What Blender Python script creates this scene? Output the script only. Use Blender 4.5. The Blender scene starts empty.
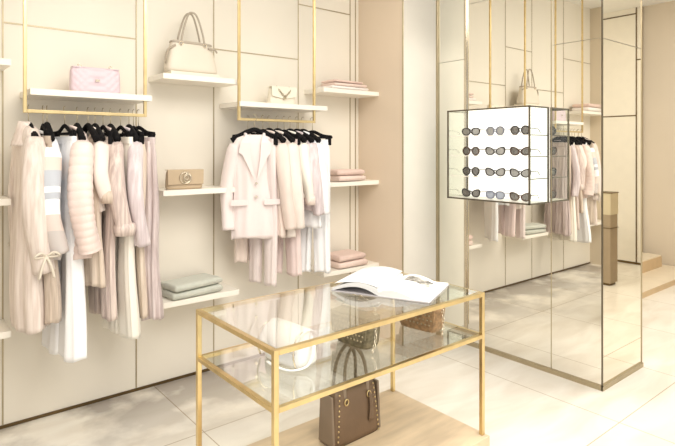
import bpy, bmesh, math, random
from mathutils import Vector, Matrix
R = math.radians
PI = math.pi
C = bpy.context.scene.collection
random.seed(7)

# ------------------------------------------------------------------ materials
def lin(c):
    return tuple(((v/255)/12.92 if v/255 <= .04045 else ((v/255+.055)/1.055)**2.4) for v in c) + (1,)

def mat(name, col, rough=.6, metal=0, var=0, vscale=8, bump=0, bscale=60, stretch=None, sheen=0, spec=None, col2=None):
    m = bpy.data.materials.new(name); m.use_nodes = True
    nt = m.node_tree; b = nt.nodes['Principled BSDF']
    b.inputs['Roughness'].default_value = rough
    b.inputs['Metallic'].default_value = metal
    if spec is not None: b.inputs['Specular IOR Level'].default_value = spec
    if sheen: b.inputs['Sheen Weight'].default_value = sheen
    tc = nt.nodes.new('ShaderNodeTexCoord')
    mp = nt.nodes.new('ShaderNodeMapping'); nt.links.new(tc.outputs['Object'], mp.inputs['Vector'])
    if stretch: mp.inputs['Scale'].default_value = stretch
    n = nt.nodes.new('ShaderNodeTexNoise'); n.inputs['Scale'].default_value = vscale; n.inputs['Detail'].default_value = 5
    nt.links.new(mp.outputs['Vector'], n.inputs['Vector'])
    r = nt.nodes.new('ShaderNodeValToRGB')
    a = lin(col)
    d = lin(col2) if col2 else tuple(max(0, v*(1-var)) for v in a[:3])+(1,)
    r.color_ramp.elements[0].position = .35; r.color_ramp.elements[1].position = .65
    r.color_ramp.elements[0].color = d; r.color_ramp.elements[1].color = a
    nt.links.new(n.outputs['Fac'], r.inputs['Fac']); nt.links.new(r.outputs['Color'], b.inputs['Base Color'])
    if bump:
        n2 = nt.nodes.new('ShaderNodeTexNoise'); n2.inputs['Scale'].default_value = bscale
        nt.links.new(mp.outputs['Vector'], n2.inputs['Vector'])
        bp = nt.nodes.new('ShaderNodeBump'); bp.inputs['Strength'].default_value = bump; bp.inputs['Distance'].default_value = .004
        nt.links.new(n2.outputs['Fac'], bp.inputs['Height']); nt.links.new(bp.outputs['Normal'], b.inputs['Normal'])
    return m

M = {}
M['wall'] = mat('lacquered_wall_panel', (239,232,218), .5, var=.03, vscale=1.2)
M['return'] = mat('blush_beige_wall', (230,212,190), .6, var=.05, vscale=1.5)
M['white_wall'] = mat('white_plaster', (246,240,228), .6, var=.02)
M['tan_wall'] = mat('tan_wall', (222,208,186), .55, var=.06, vscale=1.0)
M['cream_wall'] = mat('cream_panel', (236,229,214), .45, var=.03)
M['ceiling'] = mat('ceiling_paint', (240,238,232), .8, var=.01)
M['gold'] = mat('brushed_brass', (228,204,152), .28, 1, var=.15, vscale=14)
M['gold_trim'] = mat('satin_brass_trim', (184,170,142), .42, .7, var=.1, vscale=10)
M['dark_gold'] = mat('dark_bronze', (112,92,62), .4, .8, var=.1)
M['steel'] = mat('bronze_grey_metal', (120,112,96), .35, .9, var=.1)
M['shelf'] = mat('ivory_shelf', (247,241,230), .4, var=.02)
M['black'] = mat('black_velvet', (22,20,22), .85, var=.2, spec=.2)
M['desk'] = mat('brown_cabinet', (156,138,112), .45, var=.08)
M['desk_top'] = mat('pale_brown_cabinet', (200,186,156), .4, var=.06)
M['platform'] = mat('beige_stone', (226,202,170), .35, var=.22, vscale=3, stretch=(1,5,1))
M['step'] = mat('pale_stone_step', (240,226,200), .35, var=.08, vscale=5)
M['step_edge'] = mat('tan_stone_edge', (206,178,138), .45, var=.1)
M['bag_trim'] = mat('greige_leather', (178,166,150), .45, var=.08)
M['brown'] = mat('brown_leather', (120,96,74), .42, var=.15, bump=.15, bscale=160)
M['taupe'] = mat('taupe_leather', (140,122,104), .45, var=.1, bump=.1, bscale=160)
M['white_leather'] = mat('white_leather', (250,248,246), .4, var=.02, bump=.1, bscale=120)
M['ivory_leather'] = mat('ivory_leather', (222,212,196), .42, var=.03, bump=.1, bscale=120)
M['cream_leather'] = mat('cream_leather', (240,232,214), .4, var=.03)
M['pink_leather'] = mat('pale_pink_leather', (222,202,210), .42, var=.03)
M['beige_leather'] = mat('beige_leather', (198,176,146), .4, var=.08)
M['olive'] = mat('olive_grey_leather', (136,124,96), .5, var=.5, vscale=70)
M['tan_weave'] = mat('tan_woven_leather', (190,152,112), .55, var=.45, vscale=60)
M['page'] = mat('white_paper', (252,251,250), .7, var=.01)
M['cover'] = mat('grey_book_cover', (205,200,202), .5, var=.05)
M['ink'] = mat('printed_picture', (214,210,200), .7, col2=(62,56,50), vscale=34)
M['ink_pale'] = mat('pale_print', (240,238,236), .7, col2=(176,172,168), vscale=60, stretch=(1,4,1))
M['clear_chrome'] = mat('pale_metal', (222,210,190), .2, 1, var=.1)

def fabric(name, col, var=.06, sheen=.2, **k):
    return mat(name, col, k.pop('rough', .8), var=var, vscale=k.pop('vscale', 9), bump=.25, bscale=220, sheen=sheen, **k)
F = {}
def banded(name, stops, base):
    m = mat(name, base, .55); nt = m.node_tree; b = nt.nodes['Principled BSDF']
    tc = nt.nodes.new('ShaderNodeTexCoord'); sp = nt.nodes.new('ShaderNodeSeparateXYZ'); nt.links.new(tc.outputs['Object'], sp.inputs[0])
    mr = nt.nodes.new('ShaderNodeMath'); mr.operation = 'MULTIPLY_ADD'; mr.inputs[1].default_value = -1; mr.inputs[2].default_value = 0
    mx = nt.nodes.new('ShaderNodeMath'); mx.operation = 'MULTIPLY_ADD'; mx.inputs[1].default_value = .28; nt.links.new(sp.outputs['X'], mx.inputs[0]); nt.links.new(sp.outputs['Z'], mx.inputs[2])
    nt.links.new(mx.outputs[0], mr.inputs[0]); r = nt.nodes.new('ShaderNodeValToRGB'); r.color_ramp.interpolation = 'CONSTANT'
    el = r.color_ramp.elements
    while len(el) > 1: el.remove(el[0])
    el[0].position = 0; el[0].color = lin(base)
    for p, c in stops: e_ = el.new(p); e_.color = lin(c)
    nt.links.new(mr.outputs[0], r.inputs['Fac']); nt.links.new(r.outputs['Color'], b.inputs['Base Color']); return m
F['coat'] = fabric('blush_coat_cloth', (238, 226, 218), col2=(216, 200, 190), stretch=(9,9,.5), vscale=7)  # darker streaks paint crease shade into the coat colour
F['white'] = fabric('white_cloth', (250,250,252), var=.02)
F['blocked'] = banded('white_silver_blocked_nylon', [(.30,(226,210,200)),(.37,(190,194,202)),(.455,(250,250,252)),(.485,(186,190,198)),(.52,(248,248,250)),(.60,(222,208,200)),(.68,(204,196,192))], (248,248,250))
F['silver'] = fabric('silver_grey_nylon', (196,198,204), rough=.4)
F['taupe'] = fabric('taupe_cloth', (212, 196, 180), col2=(176, 158, 142), stretch=(9,9,.5), vscale=7)  # fold shade painted in as darker vertical streaks
F['pinkpuff'] = fabric('pale_pink_nylon', (242,222,214), rough=.5)
F['cream'] = fabric('cream_cloth', (240,229,220))
F['sand'] = fabric('sand_cloth', (228, 212, 196), col2=(200, 182, 164), stretch=(9,9,.5), vscale=7)  # vertical streaks of fold shade mixed into the sand colour
F['satin'] = fabric('champagne_satin', (232, 216, 206), col2=(190, 170, 164), stretch=(9,9,.5), vscale=7, rough=.35)  # satin stripes and fold shade, both painted as darker streaks
F['ivory'] = fabric('ivory_cloth', (248,243,232), var=.02)
F['lilac'] = fabric('pale_lilac_cloth', (234, 222, 224), col2=(208, 194, 196), stretch=(9,9,.5), vscale=7)  # shade of the folds put into the colour as streaks
F['mauve'] = fabric('mauve_cloth', (226, 212, 210), col2=(188, 170, 168), stretch=(9,9,.5), vscale=7)  # shaded fold stripes painted into the mauve
F['blush'] = fabric('pale_blush_suiting', (240,227,224), var=.03)
F['rose'] = fabric('rose_cloth', (238,218,214), var=.04)
F['beige'] = fabric('light_beige_cloth', (238,221,211), var=.05)
F['knit_pink'] = fabric('pink_knit', (240,216,204), vscale=40)
F['knit_rose'] = fabric('dusty_rose_knit', (232,204,192), vscale=40)
F['knit_grey'] = fabric('sage_grey_knit', (206,208,196), vscale=40)
F['knit_white'] = fabric('off_white_knit', (248,240,234), vscale=40)

# mirror: coated metal, very slightly warm
def mirror_mat():
    m = mat('warm_mirror', (252,250,243), .012, 1); return m
M['mirror'] = mirror_mat()
M['mirror_side'] = mat('bronze_tinted_mirror', (246,241,228), .015, 1)
M['mirror_green'] = mat('green_grey_mirror', (246,245,236), .05, 1)

def glass_mat(name, tint=(250,252,250), boost=1.45):
    m = bpy.data.materials.new(name); m.use_nodes = True; nt = m.node_tree; nt.nodes.clear()
    out = nt.nodes.new('ShaderNodeOutputMaterial'); mix = nt.nodes.new('ShaderNodeMixShader')
    tr = nt.nodes.new('ShaderNodeBsdfTransparent'); gl = nt.nodes.new('ShaderNodeBsdfGlossy'); lw = nt.nodes.new('ShaderNodeLayerWeight')
    lw.inputs[0].default_value = .5; pw = nt.nodes.new('ShaderNodeMath'); pw.operation = 'POWER'; pw.inputs[1].default_value = 4.3-boost
    nt.links.new(lw.outputs['Facing'], pw.inputs[0]); fr = nt.nodes.new('ShaderNodeMath'); fr.operation = 'MULTIPLY_ADD'
    fr.inputs[1].default_value = .93; fr.inputs[2].default_value = .035 if boost > 0 else .015; nt.links.new(pw.outputs[0], fr.inputs[0])
    tr.inputs['Color'].default_value = lin(tint); gl.inputs['Roughness'].default_value = .01
    gl.inputs['Color'].default_value = (1,1,1,1)
    nt.links.new(fr.outputs[0], mix.inputs[0]); nt.links.new(tr.outputs[0], mix.inputs[1]); nt.links.new(gl.outputs[0], mix.inputs[2])
    nt.links.new(mix.outputs[0], out.inputs[0]); return m
M['glass'] = glass_mat('clear_glass')
M['case_glass'] = glass_mat('clear_case_glass', boost=-1.5)
M['glass_edge'] = glass_mat('greenish_glass', (249,252,249))

def lens_mat(name, col, alpha):
    m = bpy.data.materials.new(name); m.use_nodes = True; nt = m.node_tree; b = nt.nodes['Principled BSDF']
    b.inputs['Base Color'].default_value = lin(col); b.inputs['Roughness'].default_value = .08
    b.inputs['Alpha'].default_value = alpha; return m
LENS = [lens_mat('smoke_lens', (110,104,98), .72), lens_mat('grey_lens', (150,146,140), .6), lens_mat('blue_grey_lens', (164,172,190), .65)]
FRAME = [mat('black_acetate', (40,34,32), .25), mat('dark_brown_acetate', (78,52,40), .25), mat('grey_acetate', (120,124,140), .3)]

def glow(name, col, s):
    m = bpy.data.materials.new(name); m.use_nodes = True; nt = m.node_tree; b = nt.nodes['Principled BSDF']
    w = nt.nodes.new('ShaderNodeTexWave'); w.bands_direction = 'Y'; w.inputs['Scale'].default_value = 2.2; w.inputs['Distortion'].default_value = .6
    tc = nt.nodes.new('ShaderNodeTexCoord'); nt.links.new(tc.outputs['Object'], w.inputs['Vector'])
    r = nt.nodes.new('ShaderNodeValToRGB'); a = lin(col)
    r.color_ramp.elements[0].color = tuple(v*.93 for v in a[:3])+(1,); r.color_ramp.elements[1].color = a
    nt.links.new(w.outputs['Color'], r.inputs['Fac']); nt.links.new(r.outputs['Color'], b.inputs['Emission Color'])
    b.inputs['Base Color'].default_value = a; b.inputs['Emission Strength'].default_value = s; return m
M['lit'] = glow('lit_white_panel', (255,252,246), .75)

def floor_mat():
    m = bpy.data.materials.new('marble_floor_tiles'); m.use_nodes = True; nt = m.node_tree; b = nt.nodes['Principled BSDF']
    L = nt.links.new; N = nt.nodes.new
    tc = N('ShaderNodeTexCoord'); mp = N('ShaderNodeMapping'); L(tc.outputs['Object'], mp.inputs['Vector'])
    mp.inputs['Location'].default_value = (-1.307+9.3, -1.36+13.9, 0)
    br = N('ShaderNodeTexBrick'); br.offset = 0; br.inputs['Scale'].default_value = 1
    br.inputs['Brick Width'].default_value = .93; br.inputs['Row Height'].default_value = 1.39
    br.inputs['Mortar Size'].default_value = .0035; br.inputs['Mortar Smooth'].default_value = .2
    br.inputs['Color1'].default_value = (1,1,1,1); br.inputs['Color2'].default_value = (.95,.94,.92,1); br.inputs['Mortar'].default_value = (.62,.56,.48,1)
    L(mp.outputs['Vector'], br.inputs['Vector'])
    m2 = N('ShaderNodeMapping'); L(tc.outputs['Object'], m2.inputs['Vector']); m2.inputs['Scale'].default_value = (.9,3.2,1); m2.inputs['Rotation'].default_value = (0,0,R(12))
    n = N('ShaderNodeTexNoise'); n.inputs['Scale'].default_value = 1.6; n.inputs['Detail'].default_value = 9; n.inputs['Distortion'].default_value = .7
    L(m2.outputs['Vector'], n.inputs['Vector'])
    r = N('ShaderNodeValToRGB'); e = r.color_ramp.elements
    e[0].position = .34; e[0].color = lin((230,222,208)); e[1].position = .6; e[1].color = lin((244,239,228))
    L(n.outputs['Fac'], r.inputs['Fac'])
    # cloudy stone plus the shadow near the wall, both painted into the colour
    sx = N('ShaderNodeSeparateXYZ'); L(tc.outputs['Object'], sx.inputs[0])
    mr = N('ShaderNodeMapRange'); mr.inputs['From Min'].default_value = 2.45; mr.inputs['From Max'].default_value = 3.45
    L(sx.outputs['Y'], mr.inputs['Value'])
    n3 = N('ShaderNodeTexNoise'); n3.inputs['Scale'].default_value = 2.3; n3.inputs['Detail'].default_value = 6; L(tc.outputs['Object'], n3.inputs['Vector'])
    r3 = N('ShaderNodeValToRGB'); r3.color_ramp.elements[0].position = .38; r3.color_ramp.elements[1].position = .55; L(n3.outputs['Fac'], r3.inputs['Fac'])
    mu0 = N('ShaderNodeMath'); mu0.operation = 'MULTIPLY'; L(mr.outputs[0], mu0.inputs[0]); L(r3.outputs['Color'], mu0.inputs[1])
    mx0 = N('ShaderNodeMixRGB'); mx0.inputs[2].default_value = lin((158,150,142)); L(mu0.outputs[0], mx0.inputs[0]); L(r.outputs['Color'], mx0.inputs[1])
    mx = N('ShaderNodeMixRGB'); mx.blend_type = 'MULTIPLY'; mx.inputs[0].default_value = 1
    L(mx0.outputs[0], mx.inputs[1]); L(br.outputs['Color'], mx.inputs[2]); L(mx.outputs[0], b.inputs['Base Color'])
    b.inputs['Roughness'].default_value = .22; b.inputs['Specular IOR Level'].default_value = .35
    return m
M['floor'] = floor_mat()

# ------------------------------------------------------------------ mesh helpers
def obj(name, bm, m, parent=None, smooth=False, bevel=0, sub=0, auto=None):
    me = bpy.data.meshes.new(name); bmesh.ops.recalc_face_normals(bm, faces=bm.faces[:]); bm.to_mesh(me); bm.free()
    if smooth:
        for p in me.polygons: p.use_smooth = True
    o = bpy.data.objects.new(name, me); C.objects.link(o); me.materials.append(m)
    if parent: o.parent = parent
    if bevel:
        b = o.modifiers.new('b', 'BEVEL'); b.width = bevel; b.segments = 2; b.limit_method = 'ANGLE'
    if sub:
        s = o.modifiers.new('s', 'SUBSURF'); s.levels = sub; s.render_levels = sub
    return o

def tag(o, label, cat, group=None, kind=None):
    if label: o['label'] = label
    if cat: o['category'] = cat
    if group: o['group'] = group
    if kind: o['kind'] = kind
    return o

def thing(name, label, cat, loc=(0,0,0), rotz=0, group=None):
    o = bpy.data.objects.new(name, None); C.objects.link(o); o.empty_display_size = .05
    o.location = loc; o.rotation_euler = (0,0,rotz)
    return tag(o, label, cat, group)

def struct(name, bm, m, **k):
    o = obj(name, bm, m, **k); o['kind'] = 'structure'; return o

def box(bm, x0, x1, y0, y1, z0, z1):
    v = [bm.verts.new((x,y,z)) for x in (x0,x1) for y in (y0,y1) for z in (z0,z1)]
    for f in ((0,1,3,2),(4,6,7,5),(0,4,5,1),(2,3,7,6),(0,2,6,4),(1,5,7,3)):
        bm.faces.new([v[i] for i in f])
    return bm
def B(*a):
    bm = bmesh.new()
    if isinstance(a[0], (tuple, list)):
        for q in a: box(bm, *q)
    else: box(bm, *a)
    return bm

def rings(bm, rs, cap=(True, True), close=True):
    vs = [[bm.verts.new(p) for p in r] for r in rs]
    n = len(rs[0])
    for a, b in zip(vs, vs[1:]):
        for k in range(n if close else n-1):
            bm.faces.new((a[k], a[(k+1)%n], b[(k+1)%n], b[k]))
    if cap[0]: bm.faces.new(vs[0][::-1])
    if cap[1]: bm.faces.new(vs[-1])
    return bm

def catmull(pts, n=6):
    P = [Vector(p) for p in pts]
    if len(P) < 3: 
        return [P[0].lerp(P[-1], k/n) for k in range(n+1)]
    out = []
    Q = [P[0]*2-P[1]] + P + [P[-1]*2-P[-2]]
    for i in range(1, len(Q)-2):
        for k in range(n):
            t = k/n; a,b,c,d = Q[i-1:i+3]
            out.append(.5*((2*b)+(c-a)*t+(2*a-5*b+4*c-d)*t*t+(3*b-a-3*c+d)*t**3))
    out.append(P[-1]); return out

def tube(bm, pts, r, seg=8, rfn=None, flat=None, cap=True):
    """tube along pts; r number or fn(u); flat=(axis vector, factor) squashes it"""
    P = [Vector(p) for p in pts]; rs = []
    up = None
    for i, p in enumerate(P):
        d = (P[min(i+1,len(P)-1)]-P[max(i-1,0)]).normalized()
        if up is None:
            up = Vector((0,0,1)) if abs(d.z) < .9 else Vector((1,0,0))
        s = d.cross(up).normalized(); up = s.cross(d).normalized()
        u = i/(len(P)-1); rr = r(u) if callable(r) else r
        ring = []
        for k in range(seg):
            th = 2*PI*k/seg; q = rr*(rfn(u, th) if rfn else 1)
            off = s*math.cos(th)*q + up*math.sin(th)*q
            if flat:
                ax = Vector(flat[0]).normalized(); off = off - ax*off.dot(ax)*(1-flat[1])
            ring.append(p+off)
        rs.append(ring)
    return rings(bm, rs, (cap, cap))

def prism(bm, poly, axis, a, b):
    """poly of 2-D points extruded between a and b along axis 'x','y','z'"""
    def pt(u, v, w): return {'x':(w,u,v),'y':(u,w,v),'z':(u,v,w)}[axis]
    return rings(bm, [[pt(u,v,a) for u,v in poly],[pt(u,v,b) for u,v in poly]])

def sphere(bm, c, r, seg=8, sc=(1,1,1)):
    rs = []
    for i in range(1, seg//2+1):
        ph = PI*i/(seg//2+1)
        rs.append([(c[0]+sc[0]*r*math.sin(ph)*math.cos(2*PI*k/seg), c[1]+sc[1]*r*math.sin(ph)*math.sin(2*PI*k/seg), c[2]+sc[2]*r*math.cos(ph)) for k in range(seg)])
    return rings(bm, rs)

def torus(bm, c, R1, r, axis='y', seg=14, sx=1, sz=1):
    pts = []
    for k in range(seg):
        t = 2*PI*k/seg; u, v = R1*sx*math.cos(t), R1*sz*math.sin(t)
        pts.append(Vector(c)+Vector({'y':(u,0,v),'x':(0,u,v),'z':(u,v,0)}[axis]))
    vs = []
    for i, p in enumerate(pts):
        d = (p-Vector(c)).normalized(); ax = Vector({'y':(0,1,0),'x':(1,0,0),'z':(0,0,1)}[axis])
        vs.append([bm.verts.new(p + d*r*math.cos(2*PI*k/6) + ax*r*math.sin(2*PI*k/6)) for k in range(6)])
    for i in range(seg):
        a, b = vs[i], vs[(i+1)%seg]
        for k in range(6): bm.faces.new((a[k], a[(k+1)%6], b[(k+1)%6], b[k]))
    return bm

def chain(bm, pts, link=.012, r=.0018):
    P = [Vector(p) for p in pts]; L = [0]
    for a, b in zip(P, P[1:]): L.append(L[-1]+(b-a).length)
    n = max(3, int(L[-1]/(link*1.35)))
    for i in range(n):
        s = L[-1]*(i+.5)/n; j = max(k for k in range(len(L)) if L[k] <= s); j = min(j, len(P)-2)
        u = (s-L[j])/max(1e-6, L[j+1]-L[j]); p = P[j].lerp(P[j+1], u); d = (P[j+1]-P[j]).normalized()
        a = Vector((0,1,0)) if i % 2 else d.cross(Vector((0,1,0))).normalized()
        if a.length < .1: a = Vector((1,0,0))
        q = [p + d*link*.75*math.cos(2*PI*k/8) + a*link*.42*math.sin(2*PI*k/8) for k in range(8)]
        vs = []
        for k, c in enumerate(q):
            o = (c-p).normalized(); w = d.cross(a).normalized()
            vs.append([bm.verts.new(c+o*r*math.cos(2*PI*m/4)+w*r*math.sin(2*PI*m/4)) for m in range(4)])
        for k in range(8):
            e, f = vs[k], vs[(k+1)%8]
            for m in range(4): bm.faces.new((e[m], e[(m+1)%4], f[(m+1)%4], f[m]))
    return bm

# ------------------------------------------------------------------ camera
CAMH = 1.55; FPX = 541.6; HOR = 148; PX = 337.5
AZ = math.atan2(662.5, FPX)       # angle between view axis and the long wall
ca, sa = math.cos(AZ), math.sin(AZ)
def onY(px, py, Y):               # where the sight line through a pixel meets the plane y = Y
    t = (px-PX)/FPX; d = Y/(sa - ca*t); return Vector((d*(ca+sa*t), Y, CAMH-(py-HOR)*d/FPX))
cam = bpy.data.cameras.new('camera'); co = bpy.data.objects.new('camera', cam); C.objects.link(co)
cam.sensor_width = 36; cam.lens = FPX/675*36; cam.shift_y = -(223-HOR)/675; cam.clip_start = .05
co.location = (0,0,CAMH); co.rotation_euler = (R(90), 0, -(PI/2-AZ))
bpy.context.scene.camera = co

# ------------------------------------------------------------------ room
WY = 3.49; H = 3.42
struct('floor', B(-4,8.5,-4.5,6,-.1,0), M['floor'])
struct('ceiling', B(-4,8.5,-4.5,6,H,H+.1), M['ceiling'])
struct('wall_left', B(-.24,3.09,WY,WY+.12,0,H), M['wall'])
struct('wall_left_return', B(-.44,-.24,2.75,WY+.12,0,H), M['tan_wall'])
struct('wall_alcove', B(3.085,3.095,2.97,WY,0,H), M['return'])
struct('wall_pilaster', B(3.096,3.5,2.97,WY+.12,0,H), M['white_wall'])
struct('wall_far', B(7.66,7.8,-4.5,5.0,0,H), M['tan_wall'])
struct('wall_passage', B(3.5,7.8,4.3,4.42,0,H), M['cream_wall'])
struct('wall_far_panelling', B(7.635,7.66,-3.4,.9,0,H), M['cream_wall'])
for (k, y) in enumerate((-1.6, .16)):
    struct('trim_%d' % (30+k), B(7.63,7.637,y-.008,y+.008,0,H), M['dark_gold'])
struct('trim_32', B((7.63,7.637,-3.4,.16,1.975,1.99),(7.63,7.637,-3.4,.16,3.33,3.345),(7.63,7.637,.16,.9,2.715,2.73)), M['dark_gold'])
struct('trim_33', B(7.62,7.66,2.985,3.03,0,H), M['gold_trim'])
struct('trim_35', B(7.632,7.64,-3.4,.9,.0,.03), M['dark_gold'])
# panel joints of the left wall
n = 1
for x in (.462, 1.193, 1.731, 2.454, 2.99, 3.05):
    struct('trim_%d' % n, B(x-.004,x+.004,WY-.003,WY+.002,0,H), M['gold_trim']); n += 1
for x0, x1, z in ((-.24,.457,2.68),(.467,1.188,2.245),(1.198,1.726,2.68),(1.736,2.449,2.245),(2.459,2.985,2.68)):
    struct('trim_%d' % n, B(x0,x1,WY-.003,WY+.002,z-.004,z+.004), M['gold_trim']); n += 1
struct('shadow_gap_strip_left', B(-.24,3.09,WY-.006,WY,.0,.018), M['dark_gold'])  # dark strip standing in for the thin shadow gap at the wall foot
struct('trim_20', B(3.485,3.512,2.955,2.97,0,H), M['gold_trim'])
struct('trim_21', B(3.082,3.092,2.962,2.97,0,H), M['gold_trim'])

# stairs to the far right
def steps():
    o = struct('floor_platform', B(4.9,7.635,2.34,4.3,0,.055), M['step'])
    struct('trim_40', B(4.9,7.62,2.33,2.34,0,.055), M['step_edge'])
    struct('floor_step', B(4.9,7.49,2.71,4.3,.055,.20), M['step'])
    struct('trim_41', B(4.9,7.49,2.70,2.71,.055,.185), M['step_edge'])
steps()

# ------------------------------------------------------------------ mirrored column
mc = thing('mirror_column', 'tall floor-to-ceiling mirrored column with thin brass edges, right of the glass table', 'mirror', (3.5,1.61,0))
def part(name, bm, m, p, **k):
    bmesh.ops.translate(bm, verts=bm.verts[:], vec=-Vector(p.location)); return obj(name, bm, m, p, **k)
part('core', B(3.51,4.10,1.62,2.975,.02,H), M['white_wall'], mc)
y0, y1, ym = 1.61, 2.66, 1.957
for a, b, z0, z1 in ((ym,y1,.03,2.68),(ym,y1,2.683,H),(y0+.004,ym-.003,.03,2.255),(y0+.004,ym-.003,2.258,H)):
    part('mirror_panel', B(3.5,3.509,a,b,z0,z1), M['mirror'], mc)
for z0, z1 in ((.03,2.252),(2.256,H)):
    part('mirror_panel', B(3.5,3.509,y1+.028,2.953,z0,z1), M['mirror_green'], mc)
    part('mirror_panel', B(3.504,4.10,1.61,1.618,z0,z1), M['mirror_side'], mc)
part('edge_strip', B(3.485,3.5,2.664,2.684,0,H), M['clear_chrome'], mc)
part('edge_strip', B(3.4985,3.503,ym-.0045,ym+.0015,.02,H), M['gold_trim'], mc)
part('edge_strip', B(3.494,3.504,1.604,1.612,0,H), M['steel'], mc)
part('edge_strip', B(4.098,4.106,1.606,1.62,0,H), M['gold_trim'], mc)
part('base_strip', B((3.488,3.5,1.60,2.97,0,.03),(3.488,4.106,1.598,1.61,0,.03)), M['gold_trim'], mc)

# cabinet seen in the column's side mirror
cb = thing('cabinet', 'brown cabinet with a paler top band, reflected in the side of the mirrored column', 'cabinet', (6.2,-.3,0))
part('body', B(6.2,6.38,-.35,.46,.03,.80), M['desk'], cb)
part('top_band', B(6.195,6.385,-.355,.465,.80,1.04), M['desk_top'], cb)
part('trim_line', B((6.19,6.39,-.36,.47,1.04,1.05),(6.192,6.388,-.358,.468,.645,.652)), M['dark_gold'], cb)
part('plinth', B(6.22,6.37,-.33,.44,0,.03), M['dark_gold'], cb)

# ------------------------------------------------------------------ wall shelves
SF = 3.235
def shelf(x0, x1, z, label, front=SF):
    o = obj('wall_shelf', B(x0,x1,front,WY,z-.034,z), M['shelf'], bevel=.002)
    return tag(o, label, 'shelf', None)
shelf(.545,1.185,1.862,'ivory wall shelf above the left clothes rail, carrying the pink quilted bag',3.19)
shelf(1.27,1.792,2.01,'ivory wall shelf carrying the large ivory handbag')
shelf(1.775,2.512,1.862,'ivory wall shelf above the right clothes rail, carrying the small cream chain bag',3.19)
shelf(2.51,3.09,2.01,'topmost right ivory shelf with folded pink and white knitwear')
shelf(1.27,1.792,1.288,'ivory shelf with the beige emblem clutch, between the two clothes rails')
shelf(1.27,1.792,.60,'low ivory shelf with folded grey-green knitwear')
shelf(2.51,3.09,1.285,'middle right ivory shelf with two folded pink knits')
shelf(2.51,3.09,.605,'low right ivory shelf behind the white trousers, with folded pink knits')
shelf(-.20,.466,2.01,'highest ivory shelf at the left edge of the photo')
shelf(-.20,.466,1.288,'middle ivory shelf end at the left edge of the photo')
shelf(-.20,.466,.605,'lowest ivory shelf end at the left edge of the photo')

# ------------------------------------------------------------------ clothes rails
RY = 3.216; RZ = 1.743
def rack(xa, xb, label):
    t = thing('clothes_rail', label, 'clothes rail', (xa,RY,RZ))
    for x in (xa, xb):
        part('pole', B(x-.0085,x+.0085,RY-.0085,RY+.0085,RZ-.009,H), M['gold'], t, bevel=.002)
        part('ceiling_flange', B(x-.025,x+.025,RY-.025,RY+.025,H-.008,H), M['gold'], t)
    part('rail', B(xa+.0085,xb-.0085,RY-.008,RY+.008,RZ-.009,RZ+.009), M['gold'], t, bevel=.002)
    return t
rack(.525,1.152,'brass ceiling-hung clothes rail holding the puffer jackets, left end of the wall')
rack(1.780,2.405,'brass ceiling-hung clothes rail holding the pale pink blazer, middle of the wall')

# ------------------------------------------------------------------ hangers and garments
# local frame: origin on the rail, x = across the shoulders, y = front/back, z down
def hook_bm():
    bm = bmesh.new(); pts = [(.0,0,-.085),(0,0,-.045)]
    for k in range(0, 9):
        a = -PI/2 + k*PI*1.15/8
        pts.append((.0, -.0+.018*math.cos(a)*1.0, -.006+.021*math.sin(a)+.0))
    pts = [(p[1] if i > 1 else 0, 0, p[2]+.006 if i > 1 else p[2]) for i, p in enumerate(pts)]
    return tube(bm, pts, .0022, 6)
def hanger(x, ang, label, clips=False, y=0):
    t = thing('clothes_hanger', label, 'hanger', (x,RY+y,RZ+.012), ang)
    obj('hook', hook_bm(), M['gold_trim'], t, smooth=True)
    bm = bmesh.new()
    if clips:
        tube(bm, catmull([(-.15,0,-.125),(-.08,0,-.115),(0,0,-.085),(.08,0,-.115),(.15,0,-.125)],5), .012, 8, flat=((0,1,0),.6))
        tube(bm, [(-.155,0,-.128),(.155,0,-.128)], .008, 8)
        obj('bar', bm, M['black'], t, smooth=True)
        for s in (-1,1):
            obj('clip', B(s*.125-.02,s*.125+.02,-.013,.013,-.185,-.112), M['black'], t, bevel=.004)
    else:
        tube(bm, catmull([(-.15,0,-.158),(-.10,0,-.125),(-.04,0,-.095),(0,0,-.080),(.04,0,-.095),(.10,0,-.125),(.15,0,-.158)],5),
             lambda u: .0155+.006*abs(u-.5)*2, 10, flat=((0,1,0),.9))
        obj('shoulder_bar', bm, M['black'], t, smooth=True)
        obj('crossbar', tube(bmesh.new(), [(-.14,0,-.17),(.14,0,-.17)], .005, 8), M['black'], t, smooth=True)
    return t

def interp(levels, z):
    for a, b in zip(levels, levels[1:]):
        if a[0] >= z >= b[0]:
            u = (a[0]-z)/max(1e-9, a[0]-b[0]); u = u*u*(3-2*u) if True else u
            return [a[i]+(b[i]-a[i])*u for i in range(1, len(a))]
    return list(levels[-1][1:])

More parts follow.
